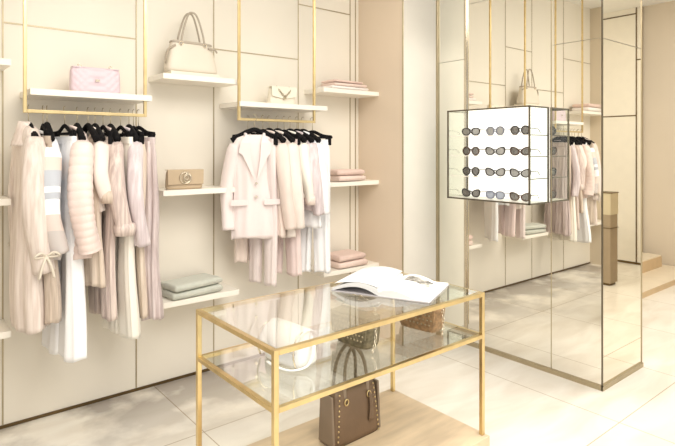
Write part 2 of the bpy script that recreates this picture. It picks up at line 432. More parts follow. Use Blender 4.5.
def cloth(levels, seed=0, fold=.10, nf=5, quilt=0, n=64, sq=.8, cap=(False,False), wav=.0):
    """levels: (z, half width, half depth, cx, cy)"""
    rnd = random.Random(seed); ph = [rnd.uniform(0,6.28) for _ in range(6)]
    zt, zb = levels[0][0], levels[-1][0]; step = .005 if quilt else .022
    m = max(4, int((zt-zb)/step)); rs = []
    for i in range(m+1):
        z = zt+(zb-zt)*i/m; hw, hd, cx, cy = interp(levels, z); u = i/m
        q = 1
        if quilt:
            q = .95+.065*math.sqrt(abs(math.sin(PI*(zt-z)/quilt)))
        ring = []
        for k in range(n):
            th = 2*PI*k/n; c, s = math.cos(th), math.sin(th)
            x = hw*math.copysign(abs(c)**sq, c); y = hd*math.copysign(abs(s)**sq, s)
            a = fold*(.25+.75*u)*(1 if not quilt else .25)
            f = a*((1-2*abs(math.sin(nf*.5*th+ph[0]+u*.9)))*.6+math.sin((nf*2+1)*th+ph[1]-u*1.3)*.4)
            y2 = y*q*(1+.5*f)+math.copysign(1,s)*.05*f*min(1,abs(s)*3); x2 = x*(1+.35*a*math.sin(3*th+ph[2]))*(1+(q-1)*.4)
            wob = wav*u*math.sin(PI*2*x/(.2)+ph[3])
            zz = z + (.006*math.sin(3*th+ph[4]) if i == m else 0)
            ring.append((cx+x2, cy+y2+wob+.006*math.sin(7*u+ph[5]), zz))
        rs.append(ring)
    return rings(bmesh.new(), rs, cap)

def sleeve(s, top, bot, r0, r1, seed, quilt=0, mid=None, fold=.08):
    rnd = random.Random(seed*13+s); ph = [rnd.uniform(0,6.28) for _ in range(4)]
    a, b = Vector(top), Vector(bot); m = Vector(mid) if mid else (a+b)/2+Vector((s*.012,.015,0))
    pts = catmull([a, m, b], 48 if quilt else 14); L = (b-a).length
    def rf(u, th):
        q = 1+fold*math.sin(3*th+ph[0]+4*u)+.05*math.sin(9*u+2*th+ph[1])
        if quilt: q = q*(.94+.07*math.sqrt(abs(math.sin(PI*u*L/quilt))))
        return q
    return tube(bmesh.new(), pts, lambda u: r0+(r1-r0)*u if u > .06 else r0*(.75+4*u), 16, rfn=rf, cap=False)

def solidify(o, t=.004):
    m = o.modifiers.new('t', 'SOLIDIFY'); m.thickness = t; m.offset = -1

def top_garment(x, ang, name, label, cat, m, length, seed, hw=.20, hd=.045, hem=.21, hemd=.055, slv=.58, sr=(.056,.042), quilt=0,
                collar='plain', buttons=0, cuff=None, belt=None, ties=False, m_sleeve=None, open_front=False, y=0, drop=0, bands=None):
    t = thing(name, label, cat, (x,RY+y,RZ+.012), ang)
    zs = -.150-drop
    lv = [(zs+.035,.062,.030,0,0),(zs+.012,.12,hd*.75,0,0),(zs-.03,hw-.012,hd,0,0),(zs-.12,hw-.02,hd*1.15,0,0),
          (zs-.12-(length-.12)*.35,(hw+hem)/2-.022,(hd+hemd)/2*1.05,0,0),(zs-length,hem,hemd,0,0)]
    o = obj('body', cloth(lv, seed, .16, 5, quilt), m, t, smooth=True); solidify(o)
    if bands:
        for k, (za, zb, bmz) in enumerate(bands):
            l2 = []
            for q in range(7):
                z = za+(zb-za)*q/6; hw2, hd2, _, _ = interp(lv, z); l2.append((z, hw2*1.025+.002, hd2*1.08+.003, 0, 0))
            o = obj('colour_band', cloth(l2, seed, .16, 5, 0), bmz, t, smooth=True); solidify(o)
    if slv:
        for s in (-1,1):
            sb = (s*(hw+.02), -.02+.01*s, zs-slv)
            so = obj('sleeve', sleeve(s, (s*(hw-.035),0,zs-.028), sb, sr[0], sr[1], seed, quilt, mid=(s*(hw+.022),.012,zs-.03-slv*.5)), m_sleeve or m, t, smooth=True); solidify(so)
            if bands:
                for za, zb, bmz in bands:
                    if zb > zs-slv:
                        obj('sleeve_band', tube(bmesh.new(), [(s*(hw+.012),-.002,za),(s*(hw+.024),.004,(za+zb)/2),(s*(hw+.021),.004,zb)], sr[0]*1.0, 16), bmz, t, smooth=True)
            if cuff:
                d = Vector((0,0,1))
                obj('cuff', tube(bmesh.new(), [Vector(sb)+Vector((0,0,.055)), Vector(sb)+Vector((0,0,.03)), Vector(sb)-Vector((0,0,.012))], lambda u: sr[1]*(1.12+.18*math.sin(PI*u)), 16), cuff, t, smooth=True)
            if ties:
                q = Vector(sb)+Vector((0,0,.085)); bm = bmesh.new()
                tube(bm, [q+Vector((sr[1]*1.03*math.cos(a), sr[1]*1.03*math.sin(a), .004*math.sin(2*a))) for a in [2*PI*k/16 for k in range(17)]], .008, 6)
                for g in (-1,1):
                    tube(bm, catmull([q+Vector((s*.05,0,0)), q+Vector((s*.07,g*.03,.02)), q+Vector((s*.066,g*.055,.0)), q+Vector((s*.05,0,-.004))],5), .006, 6)
                    tube(bm, catmull([q+Vector((s*.05,0,0)), q+Vector((s*.062,g*.02,-.05)), q+Vector((s*.06,g*.034,-.11))],5), .007, 6)
                obj('cuff_tie', bm, M['ivory_leather'], t, smooth=True)
    if collar == 'plain':
        bm = bmesh.new(); P = [(.07*math.cos(a), .036*math.sin(a), zs+.04-.022*math.sin(a)*-1) for a in [2*PI*k/18 for k in range(19)]]
        tube(bm, P, .009, 8); obj('collar', bm, m, t, smooth=True)
    if collar == 'hood':
        bm = bmesh.new(); rs = []
        for i in range(12):
            u = i/11; a = u*PI; hwd = (.032+.062*(1-u)**.8)*(1 if i < 11 else .55)
            rs.append([(-.01+hwd*math.cos(2*PI*k/18), .02+(.03+.035*(1-u))*math.sin(2*PI*k/18)*(1+.12*math.sin(4*2*PI*k/18)), zs-.07+.128*u) for k in range(18)])
        rings(bm, rs); obj('hood', bm, m, t, smooth=True)
    if collar == 'lapel':
        for s in (-1,1):
            bm = bmesh.new(); yy = -hd*1.12-.004
            pts = [(s*.055,zs+.045),(s*.100,zs-.02),(s*.112,zs-.085),(s*.088,zs-.10),(s*.05,zs-.18),(s*.008,zs-.27),(s*.03,zs-.12),(s*.035,zs-.02)]
            rs = []
            for dy in (0,-.006): rs.append([(px, yy-.012*(1-abs(px)/.12)+dy+(.03 if pz > zs else 0), pz) for px, pz in pts])
            rings(bm, rs); obj('lapel', bm, m, t)
        bm = bmesh.new(); tube(bm, catmull([(-.06,-.035,zs+.03),(-.062,.02,zs+.052),(0,.04,zs+.06),(.062,.02,zs+.052),(.06,-.035,zs+.03)],5), .011, 8, flat=((0,1,0),.6))
        obj('collar', bm, m, t, smooth=True)
        for s in (-1,1):
            obj('pocket_flap', B(s*.11-.055,s*.11+.055,-hemd*1.22-.006,-hemd*1.22+.002,zs-length*.66,zs-length*.66+.038), m, t, bevel=.002)
    for k in range(buttons):
        bm = bmesh.new(); z = zs-.29-k*.09; hw2, hd2, _, _ = interp(lv, z)
        prism(bm, [(.004+.009*math.cos(a), z+.009*math.sin(a)) for a in [2*PI*q/10 for q in range(10)]], 'y', -hd2*1.16-.008, -hd2*1.1)
        obj('button', bm, M['clear_chrome'], t)
    if belt:
        zb, mb = belt; hw2, hd2, _, _ = interp(lv, zb)
        pts = [((hw2*1.12+.03)*math.cos(a), (hd2*1.3+.02)*math.sin(a), zb+.012*math.sin(3*a)) for a in [2*PI*k/28 for k in range(29)]]
        bb = obj('belt', tube(bmesh.new(), pts, .016, 8), mb, t, smooth=True)
        bm = bmesh.new(); ex = -hw2*1.12-.02
        sphere(bm, (ex,-.03,zb), .032, 10, (1.1,.8,.7))
        tube(bm, catmull([(ex,-.04,zb),(ex-.045,-.05,zb-.02),(ex-.02,-.05,zb-.16)],6), .013, 8, flat=((0,1,0),.5))
        tube(bm, catmull([(ex,-.04,zb),(ex+.05,-.06,zb-.03),(ex+.045,-.055,zb-.20)],6), .013, 8, flat=((0,1,0),.5))
        obj('belt_knot', bm, mb, t, smooth=True)
    return t

def trousers(x, ang, label, m, length, seed, hw=.165, hem=.10, hemd=.05, cat='trousers', name='trousers', y=0, band=None, zt=-.165, fold=.14, nf=4):
    t = thing(name, label, cat, (x,RY+y,RZ+.012), ang)
    for s in (-1,1):
        c = s*hw*.5
        lv = [(zt,hw*.5,.018,c,0),(zt-.08,hw*.54,.030,c,s*.002),(zt-length*.5,hw*.5,hemd*.8,c*1.05,s*.006),(zt-length,hem,hemd,c*1.15,s*.012)]
        o = obj('trouser_leg', cloth(lv, seed+s, fold, nf, 0, n=56, sq=.75), m, t, smooth=True); solidify(o, .003)
    bm = bmesh.new(); rs = []
    for z in (zt+.022, zt+.018, zt-.014, zt-.018):
        rs.append([((hw+.003)*math.copysign(abs(math.cos(a))**.5, math.cos(a)), .0215*math.copysign(abs(math.sin(a))**.6, math.sin(a)), z) for a in [2*PI*k/28 for k in range(28)]])
    rings(bm, rs); obj('waistband', bm, band or m, t, smooth=True)
    return t

def dress(x, ang, label, m, length, seed, hw=.15, hem=.2, hemd=.07, name='dress', cat='dress', y=0, zt=-.15):
    t = thing(name, label, cat, (x,RY+y,RZ+.012), ang)
    lv = [(zt,hw*.7,.025,0,0),(zt-.05,hw,.035,0,0),(zt-length*.4,hw*1.02,.05,0,0),(zt-length,hem,hemd,0,0)]
    o = obj('body', cloth(lv, seed, .30, 7, 0, n=60), m, t, smooth=True); solidify(o, .003)
    for s in (-1,1):
        obj('strap', tube(bmesh.new(), catmull([(s*.07,-.02,zt-.01),(s*.09,0,zt+.035),(s*.07,.02,zt-.01)],5), .006, 6), m, t, smooth=True)
    return t

def X1(px): return onY(px, 115, RY).x
NA = R(90)    # hanger square to the wall
# ---- left rail
top_garment(X1(28.5), NA+R(2), 'hooded_coat', 'long blush hooded coat with tied belt, leftmost on the left clothes rail', 'coat', F['coat'], 1.0, 1,
            hw=.165, hd=.05, hem=.18, hemd=.075, slv=.70, sr=(.052,.050), collar='hood', ties=True, drop=-.025)
hanger(X1(28.5), NA+R(2), 'black hanger inside the hooded blush coat')
top_garment(X1(47), NA+R(-4), 'puffer_jacket', 'white and silver colour-blocked padded jacket beside the hooded blush coat', 'jacket', F['blocked'], .60, 2,
            hw=.165, hd=.05, hem=.17, hemd=.06, slv=.56, sr=(.052,.048), quilt=0, collar='plain', drop=.03)
hanger(X1(47), NA+R(-4), 'black hanger holding the white and silver padded jacket')
trousers(X1(43), NA+R(-3), 'taupe long trousers hanging behind the silver padded jacket', F['taupe'], .93, 3, hem=.09, hemd=.045)
hanger(X1(43), NA+R(-3), 'black clip hanger holding the taupe long trousers', True)
trousers(X1(64.5), NA+R(6), 'bright white long wide trousers left of the pink quilted puffer jacket', F['white'], 1.14, 4, hem=.13, hemd=.055, hw=.15)
hanger(X1(64.5), NA+R(6), 'black clip hanger holding the bright white long trousers', True)
top_garment(X1(77), NA+R(-4), 'puffer_jacket', 'pale pink horizontally quilted puffer jacket on the left clothes rail', 'jacket', F['pinkpuff'], .64, 5,
            hw=.175, hd=.055, hem=.18, hemd=.07, slv=.60, sr=(.060,.058), quilt=.040, collar='plain', drop=.0)
hanger(X1(77), NA+R(-4), 'black hanger inside the pale pink puffer jacket')
dress(X1(88), NA+R(2), 'pale sand sleeveless long dress right of the pink puffer jacket', F['sand'], .80, 6, hw=.14, hem=.17, hemd=.04)
hanger(X1(88), NA+R(2), 'black hanger holding the pale sand dress')
top_garment(X1(95), NA+R(-2), 'cardigan', 'short cream cardigan with bunched sleeve beside the sand dress', 'cardigan', F['cream'], .40, 7,
            hw=.15, hd=.03, hem=.15, hemd=.035, slv=.34, sr=(.042,.036), collar='plain', cuff=F['sand'])
hanger(X1(95), NA+R(-2), 'black hanger holding the short cream cardigan')
trousers(X1(103), NA, 'champagne satin trousers below the satin blouse', F['satin'], .98, 8, hem=.08, hemd=.035, hw=.14)
hanger(X1(103), NA, 'black clip hanger holding the champagne satin trousers', True)
top_garment(X1(110.5), NA+R(-3), 'blouse', 'champagne satin blouse with gathered cuffs, left of the ivory trousers', 'blouse', F['satin'], .50, 9,
            hw=.165, hd=.03, hem=.15, hemd=.035, slv=.52, sr=(.042,.046), collar='plain', cuff=F['satin'])
hanger(X1(110.5), NA+R(-3), 'black hanger inside the champagne satin blouse')
trousers(X1(120.5), NA+R(4), 'ivory wide trousers between the satin blouse and the lilac top', F['ivory'], 1.10, 10, hem=.10, hemd=.04, hw=.15)
hanger(X1(120.5), NA+R(4), 'black clip hanger holding the ivory wide trousers', True)
top_garment(X1(129), NA+R(-3), 'knitted_top', 'pale lilac long-sleeved top left of the mauve wide trousers', 'top', F['lilac'], .60, 11,
            hw=.165, hd=.03, hem=.15, hemd=.035, slv=.60, sr=(.044,.036), collar='plain')
hanger(X1(129), NA+R(-3), 'black hanger inside the pale lilac top')
trousers(X1(133.5), NA, 'sand straight trousers showing below the lilac top', F['sand'], 1.0, 12, hem=.075, hemd=.025, hw=.14)
hanger(X1(133.5), NA, 'black clip hanger holding the sand straight trousers', True)
trousers(X1(138.5), NA+R(15), 'mauve wide pleated trousers, rightmost on the left clothes rail', F['mauve'], 1.02, 13, hem=.09, hemd=.05, hw=.15, fold=.38, nf=6)
hanger(X1(138.5), NA+R(15), 'black clip hanger holding the mauve pleated trousers', True)

# ---- right rail
top_garment(1.885, R(-22), 'blazer', 'pale pink blazer facing the room, leftmost on the right clothes rail', 'blazer', F['blush'], .66, 21,
            hw=.158, hd=.045, hem=.150, hemd=.055, slv=.60, sr=(.050,.040), collar='lapel', buttons=2, y=-.02)
hanger(1.885, R(-22), 'black hanger inside the pale pink blazer facing the room', y=-.02)
trousers(1.915, R(-22), 'blush trousers showing below the left side of the pink blazer', F['beige'], .83, 22, hem=.045, hemd=.03, hw=.085, y=.12, fold=.12)
hanger(1.915, R(-22), 'black clip hanger holding the blush trousers behind the pink blazer', True, y=.12).scale = (.7,1,1)
trousers(1.965, R(98), 'pinkish white long narrow trousers right of the blazer', F['blush'], .97, 23, fold=.08, hem=.05, hemd=.03, hw=.13)
hanger(1.965, R(98), 'black clip hanger holding the pinkish white narrow trousers', True)
top_garment(2.015, R(100), 'jacket', 'light beige jacket second from the pink blazer', 'jacket', F['beige'], .66, 24,
            hw=.16, hd=.035, hem=.155, hemd=.045, slv=.60, sr=(.048,.04), collar='plain')
hanger(2.015, R(100), 'black hanger inside the light beige jacket')
top_garment(2.085, R(102), 'jacket', 'cream jacket in the middle of the right clothes rail', 'jacket', F['cream'], .67, 25,
            hw=.165, hd=.04, hem=.16, hemd=.05, slv=.60, sr=(.05,.042), collar='plain')
hanger(2.085, R(102), 'black hanger inside the cream jacket on the right rail')
trousers(2.14, R(104), 'rose pink trousers in the middle of the right clothes rail', F['rose'], .93, 26, fold=.08, hem=.06, hemd=.035, hw=.14)
hanger(2.14, R(104), 'black clip hanger holding the rose pink trousers', True)
top_garment(2.19, R(100), 'blouse', 'short ivory blouse with slim sleeves, right of the cream jacket', 'blouse', F['ivory'], .40, 27,
            hw=.155, hd=.03, hem=.15, hemd=.035, slv=.44, sr=(.044,.034), collar='plain', cuff=F['beige'])
hanger(2.19, R(100), 'black hanger inside the short ivory blouse')
top_garment(2.25, R(102), 'knitted_top', 'lilac pink long-sleeved top on the right clothes rail', 'top', F['lilac'], .50, 28,
            hw=.165, hd=.035, hem=.16, hemd=.04, slv=.52, sr=(.05,.042), collar='plain')
hanger(2.25, R(102), 'black hanger inside the lilac pink top')
top_garment(2.305, R(104), 'shirt', 'white long shirt left of the white trousers on the right clothes rail', 'shirt', F['white'], .62, 29,
            hw=.165, hd=.035, hem=.165, hemd=.045, slv=.52, sr=(.046,.036), collar='plain', buttons=0)
hanger(2.305, R(104), 'black hanger inside the white long shirt')
trousers(2.39, R(122), 'white straight trousers, rightmost on the right clothes rail', F['white'], .95, 30, hem=.062, hemd=.035, hw=.13, fold=.15)
hanger(2.39, R(122), 'black clip hanger holding the white straight trousers', True)

# ------------------------------------------------------------------ folded knitwear
def folded(cx, cy, z, w, d, h, m, label, rot=0, seed=0, name='folded_sweater', cat='sweater', flip=1, plies=1):
    """a garment folded over on itself: plies joined by a round fold at one end"""
    rnd = random.Random(seed); t = thing(name, label, cat, (cx,cy,z), rot)
    hh = h/plies*.96
    for i in range(plies):
        ww = w*(1-.03*i); prof = []
        zc = h*(i+.5)/plies
        for k in range(9):
            a = -PI/2+PI*k/8; prof.append((ww/2-hh/2+hh/2*math.cos(a), hh/2*math.sin(a)))
        for k in range(9):
            a = PI/2+PI*k/8; prof.append((-ww/2+hh*.3+hh*.3*math.cos(a), hh/2*math.sin(a)))
        rs = []
        for j in range(13):
            v = j/12; yy = -d/2+d*v; e = 1-.28*abs(2*v-1)**8
            rs.append([(flip*px*(1-.02*abs(2*v-1)**6), yy+.004*math.sin(px*40+seed), zc+pz*e+.0015*math.sin(px*45+yy*30+seed+i)) for px, pz in prof])
        obj('folded_layer', rings(bmesh.new(), rs), m, t, smooth=True)
    return t
P = onY
def zS(z): return z
folded(2.79,3.34,2.011,.38,.20,.024,F['knit_white'],'off-white folded knit at the bottom of the topmost right shelf pile',seed=1)
folded(2.80,3.34,2.036,.33,.20,.026,F['knit_pink'],'pink folded knit in the middle of the topmost right shelf pile',seed=2)
folded(2.78,3.34,2.063,.30,.18,.020,F['knit_rose'],'dusty rose folded knit topping the highest right shelf pile',seed=3,rot=R(4))
folded(2.80,3.34,1.286,.28,.22,.048,F['knit_pink'],'pink folded knit at the bottom on the middle right shelf',seed=4)
folded(2.79,3.34,1.335,.27,.22,.044,F['knit_rose'],'dusty rose folded knit on top on the middle right shelf',seed=5,rot=R(-3))
folded(2.81,3.34,.606,.30,.22,.055,F['knit_pink'],'pink folded knit at the bottom on the low right shelf',seed=6)
folded(2.80,3.34,.662,.28,.22,.05,F['knit_rose'],'dusty rose folded knit on top on the low right shelf',seed=7,rot=R(3))
folded(1.50,3.34,.601,.36,.20,.05,F['knit_grey'],'grey-green folded knit at the bottom of the low middle shelf pile',seed=8,rot=R(5))
folded(1.50,3.34,.652,.35,.20,.045,F['knit_grey'],'grey-green folded knit on top of the low middle shelf pile',seed=9,rot=R(9))
folded(.17,3.34,2.011,.34,.22,.05,F['knit_white'],'off-white folded knit on the highest left shelf, seen in the mirror',seed=10)
folded(.17,3.34,2.062,.33,.22,.045,F['knit_rose'],'rose folded knit topping the highest left shelf pile, seen in the mirror',seed=11)

# ------------------------------------------------------------------ bags
def bag_body(w, h, d, wt=None, dt=None, nz=10, bulge=.06, quilt=0, n=40, sq=.45, qd=.006):
    """rounded trapezoid body, base at z=0, width w at bottom, wt at top"""
    wt = w if wt is None else wt; dt = d*.5 if dt is None else dt; rs = []
    nz = 24 if quilt else nz; n = 96 if quilt else n
    for i in range(nz+1):
        u = i/nz; e = 1-.06*(1-min(1,u*8))-.05*(1-min(1,(1-u)*8))
        hw = (w+(wt-w)*u)/2*e; hd = (d+(dt-d)*u)/2*(1+bulge*math.sin(PI*u))*e; ring = []
        for k in range(n):
            a = 2*PI*k/n; c, s = math.cos(a), math.sin(a)
            x = hw*math.copysign(abs(c)**sq, c); y = hd*math.copysign(abs(s)**sq, s)
            if quilt:
                g = abs(math.sin(PI*(x/quilt+u*h/quilt)))*abs(math.sin(PI*(x/quilt-u*h/quilt)))
                y += math.copysign(qd*math.sqrt(g), s)*min(1, abs(y)/hd) if abs(s) > .05 else 0
            ring.append((x, y, h*u))
        rs.append(ring)
    return rings(bmesh.new(), rs)

# large ivory handbag on its riser
hx, hy = 1.50, 3.35
rs_ = obj('display_riser', B(hx-.165,hx+.165,hy-.075,hy+.075,2.011,2.035), M['cream_leather'], bevel=.003)
tag(rs_, 'thin pale riser board under the large ivory handbag', 'riser')
t = thing('handbag', 'large ivory handbag with tall twin handles on the upper wall shelf', 'handbag', (hx,hy,2.036), 0)
obj('body', bag_body(.36,.205,.12,.27,.06), M['ivory_leather'], t, smooth=True)
obj('top_band', bag_body(.285,.016,.070,.28,.068), M['bag_trim'], t, smooth=True).location = (0,0,.186)
for s in (-1,1):
    bm = bmesh.new(); tube(bm, catmull([(-.085,s*.03,.15),(-.07,s*.032,.25),(-.032,s*.026,.37),(0,s*.018,.395),(.032,s*.026,.37),(.07,s*.032,.25),(.085,s*.03,.15)],7), .0065, 8)
    obj('handle', bm, M['bag_trim'], t, smooth=True)
for s in (-1,1):
    for q in (-1,1):
        obj('handle_ring', torus(bmesh.new(), (s*.081,q*.036,.185), .012, .003), M['clear_chrome'], t, smooth=True)
obj('side_strap', tube(bmesh.new(), catmull([(.10,-.045,.17),(.15,-.04,.165),(.17,-.03,.15)],5), .007, 8, flat=((0,1,0),.5)), M['bag_trim'], t, smooth=True)
obj('side_strap', tube(bmesh.new(), catmull([(-.12,-.04,.17),(-.168,-.02,.13),(-.172,0,.05)],5), .008, 8, flat=((1,0,0),.5)), M['bag_trim'], t, smooth=True)

# pink quilted bag
t = thing('clutch_bag', 'pale pink quilted clutch bag on the shelf above the left clothes rail', 'bag', (.90,3.32,1.863), 0)
obj('body', bag_body(.275,.145,.075,.268,.05, quilt=.042), M['pink_leather'], t, smooth=True)
bm = bmesh.new(); box(bm,-.128,.128,-.030,.024,.143,.149)
obj('flap', bm, M['pink_leather'], t, bevel=.002)
bm = bmesh.new(); box(bm,-.012,.012,-.052,-.047,.066,.08); obj('clasp', bm, M['clear_chrome'], t, bevel=.002)
for s in (-1,1):
    obj('strap_ring', torus(bmesh.new(), (s*.085,0,.158), .009, .0025), M['clear_chrome'], t, smooth=True)

# small cream chain bag
t = thing('shoulder_bag', 'small cream flap bag with looped chain on the shelf above the right clothes rail', 'bag', (2.185,3.32,1.863), 0)
obj('body', bag_body(.225,.125,.07,.205,.045), M['cream_leather'], t, smooth=True)
bm = bmesh.new(); prism(bm, [(-.108,.129),(.108,.129),(.106,.06),(.0,.042),(-.106,.06)], 'y', -.043, -.038); box(bm,-.108,.108,-.04,.025,.126,.13)
obj('flap', bm, M['cream_leather'], t, bevel=.002)
obj('chain_strap', chain(bmesh.new(), catmull([(-.055,-.02,.134),(-.045,-.047,.10),(0,-.05,.062),(.045,-.047,.10),(.055,-.02,.134)],8), .013, .0024), M['gold_trim'], t, smooth=True)
obj('clasp', B(-.011,.011,-.05,-.042,.04,.056), M['gold_trim'], t, bevel=.002)

# beige clutch with round emblem
t = thing('clutch_bag', 'beige leather clutch with a round metal emblem on the shelf between the clothes rails', 'bag', (1.435,3.31,1.289), R(-6))
obj('body', bag_body(.235,.118,.07,.225,.045), M['beige_leather'], t, smooth=True)
bm = bmesh.new(); prism(bm, [(-.116,.123),(.116,.123),(.114,.03),(-.114,.03)], 'y', -.044, -.038); box(bm,-.116,.116,-.04,.025,.12,.124)
obj('flap', bm, M['beige_leather'], t, bevel=.003)
bm = bmesh.new(); torus(bm, (-.004,-.048,.072), .036, .004); torus(bm, (.006,-.049,.070), .026, .004, sx=.9)
torus(bm, (.0,-.05,.074), .013, .003); obj('emblem', bm, M['clear_chrome'], t, smooth=True)

# ------------------------------------------------------------------ glass display table
TX0, TX1, TY0, TY1, TZ, LZ, PZ = .996, 2.152, 1.552, 2.145, .858, .662,   .194
tb = thing('display_table', 'brass framed glass display table with lower glass shelf, carrying the open book', 'table', (TX0,TY0,PZ))
r = .0098
for x in (TX0, TX1):
    for y in (TY0, TY1):
        part('leg', B(x-r,x+r,y-r,y+r,PZ,TZ+r), M['gold'], tb, bevel=.002)
for z in (TZ, LZ):
    q = '' 
    for y in (TY0, TY1): part('rail', B(TX0+r,TX1-r,y-r,y+r,z-r,z+r*.9), M['gold'], tb, bevel=.002)
    for x in (TX0, TX1): part('rail', B(x-r,x+r,TY0+r,TY1-r,z-r,z+r*.9), M['gold'], tb, bevel=.002)
part('glass_top', B(TX0+r,TX1-r,TY0+r,TY1-r,TZ+.002,TZ+.011), M['glass'], tb)
part('glass_shelf', B(TX0+r,TX1-r,TY0+r,TY1-r,LZ+.002,LZ+.010), M['glass'], tb)
pf = thing('display_platform', 'low beige stone platform under the glass table', 'platform', (TX0,TY0,0))
part('slab', B(TX0-.03,TX1+.02,TY0-.03,TY1+.03,.03,PZ), M['platform'], pf, bevel=.002)
part('plinth', B(TX0,TX1-.01,TY0,TY1,0,.03), M['step_edge'], pf)

# ---- open book
def book():
    t = thing('open_book', 'large open white book with a printed picture, lying on the glass table', 'book', (1.868,1.872,TZ+.0115), R(25)); t.scale = (.935,)*3
    # local x = spine direction (away to the right), y = across the pages (left page +y)
    HL = .185
    def curve(u, side):    # u 0 at spine .. 1 at page edge -> (y, z)
        y = side*(.252*u); z = .012+.030*math.sin(PI*min(1,u*1.25+.12))**1.0*(1-u*.35) if side < 0 else .014+.050*math.sin(PI*min(1,u*.86+.13))*(1-.25*u)
        return y, max(z, .006)
    for side in (-1,1):
        rs = []
        N_ = 16
        top = [curve(k/N_, side) for k in range(N_+1)]
        poly = top + [(top[-1][0], .0045)] + [(side*.252*(1-k/N_), .0045 if side < 0 else .0045+.0*k) for k in range(1, N_+1)]
        if side > 0:      # the left half lifts off the table and sags: leave it hollow below
            low = [(y, max(.0045, z-.012-.02*(1-abs(y)/.252))) for y, z in top]
            poly = top + low[::-1]
        bm = bmesh.new(); prism(bm, poly, 'x', -HL, HL)
        obj('page_block', bm, M['page'], t, smooth=False)
        rs = []
        bm = bmesh.new()
        box(bm, -HL-.004, HL+.004, min(0,side*.257), max(0,side*.257), 0, .004)
        obj('cover', bm, M['cover'], t)
        # a printed patch that follows the page curve
        if side < 0: u0, u1, x0, x1, m = .20, .74, .045, .145, M['ink']
        else: u0, u1, x0, x1, m = .62, .90, -.15, -.06, M['ink_pale']
        bm = bmesh.new(); r1 = []
        for k in range(9):
            y, z = curve(u0+(u1-u0)*k/8, side); r1.append([(x0,y,z+.0012),(x1,y,z+.0012)])
        rings(bm, r1, (False,False), close=False)
        obj('printed_picture', bm, m, t)
    # loose curling leaf
    bm = bmesh.new(); rs = []
    for k in range(13):
        u = k/12; rs.append([(-HL,.24*u+.0,.045+.03*math.sin(PI*(.1+u*.85))*(1-.2*u)),(HL,.24*u,.05+.030*math.sin(PI*(.1+u*.85))*(1-.2*u))])
    rings(bm, rs, (False,False), close=False)
    o = obj('loose_leaf', bm, M['page'], t, smooth=True); solidify(o, .001)
    o.scale = (1,1,.85)
    return t
book()

# ---- brown studded tote
t = thing('tote_bag', 'brown leather tote with gold studs and two tall handles, standing on the platform', 'handbag', (1.668,1.945,PZ+.001), R(1)); t.scale = (.935,)*3
W, HB, D = .33, .255, .13
obj('body', bag_body(W,HB,D,.275,.095, bulge=.05, sq=.35), M['brown'], t, smooth=True)
for s in (-1,1):
    for y in (-1,1):
        bm = bmesh.new()
        for k in range(11):
            u = .04+.92*k/10; x = s*((W+(.275-W)*u)/2*.97-.022); hd = (D+(.095-D)*u)/2*(1+.05*math.sin(PI*u))
            sphere(bm, (x, y*hd*1.0, HB*u), .0052, 8, (1,.7,1))
        obj('stud_row', bm, M['gold'], t, smooth=True)
    bm = bmesh.new()
    prism(bm, [(y_, z_) for y_, z_ in ((-.058,.006),(.058,.006),(.044,HB-.01),(-.044,HB-.01))], 'x', s*(W/2-.018) if s > 0 else s*(W/2-.004), s*(W/2-.004) if s > 0 else s*(W/2-.018))
    obj('side_gusset', bm, M['taupe'], t, bevel=.004)
for q in (-1,1):
    bm = bmesh.new(); yy = q*.046
    tube(bm, catmull([(-.075,yy,.205),(-.075,yy*.95,.27),(-.058,yy*.7,.385),(0,yy*.5,.452),(.058,yy*.7,.385),(.075,yy*.95,.27),(.075,yy,.205)],8), .0105, 8, flat=((0,1,0),.55))
    h_ = obj('handle', bm, M['taupe'], t, smooth=True)
    for s in (-1,1):
        obj('handle_ring', torus(bmesh.new(), (s*.075,q*.058,.205), .015, .0035, sx=.8), M['gold'], t, smooth=True)
obj('luggage_tag', tube(bmesh.new(), catmull([(.075,-.064,.215),(.082,-.068,.15),(.078,-.070,.075)],6), lambda u: .006+.010*u, 8, flat=((0,1,0),.35)), M['brown'], t, smooth=True)
obj('top_zip', B(-.12,.12,-.004,.004,HB-.004,HB+.003), M['gold'], t)

# ---- white quilted shoulder bag on the glass shelf
t = thing('shoulder_bag', 'white flap bag with rounded edges lying on the lower glass shelf, left end', 'bag', (1.275,1.87,LZ+.0105), R(-84)); t.scale = (1.06,)*3
o = obj('body', bag_body(.225,.125,.13,.19,.085, bulge=.12, sq=.5), M['white_leather'], t, smooth=True)
bm = bmesh.new(); rs = []
for k in range(13):
    a = PI*k/12; rs.append([(x, -.072*math.cos(a), .060+.078*math.sin(a)) for x in (-.105,-.095,-.05,0,.05,.095,.105)])
rings(bm, rs[:10], (False,False), close=False)
o = obj('flap', bm, M['white_leather'], t, smooth=True); solidify(o, .006)
for x in (-.112,.112):
    obj('piping', tube(bmesh.new(), catmull([(x*.97,-.064,.008),(x*.97,-.078,.06),(x*.9,-.05,.125),(x*.88,.03,.13)],5), .0035, 6), M['silver'] if 'silver' in M else M['clear_chrome'], t, smooth=True)
obj('strap', tube(bmesh.new(), catmull([(.098,.02,.11),(.125,.01,.07),(.135,-.03,.02),(.10,-.085,.007),(.02,-.098,.007),(-.03,-.09,.007)],7), .007, 8, flat=((0,0,1),.5)), M['white_leather'], t, smooth=True)
obj('clasp', B(-.012,.012,-.088,-.078,.03,.05), M['clear_chrome'], t, bevel=.002)

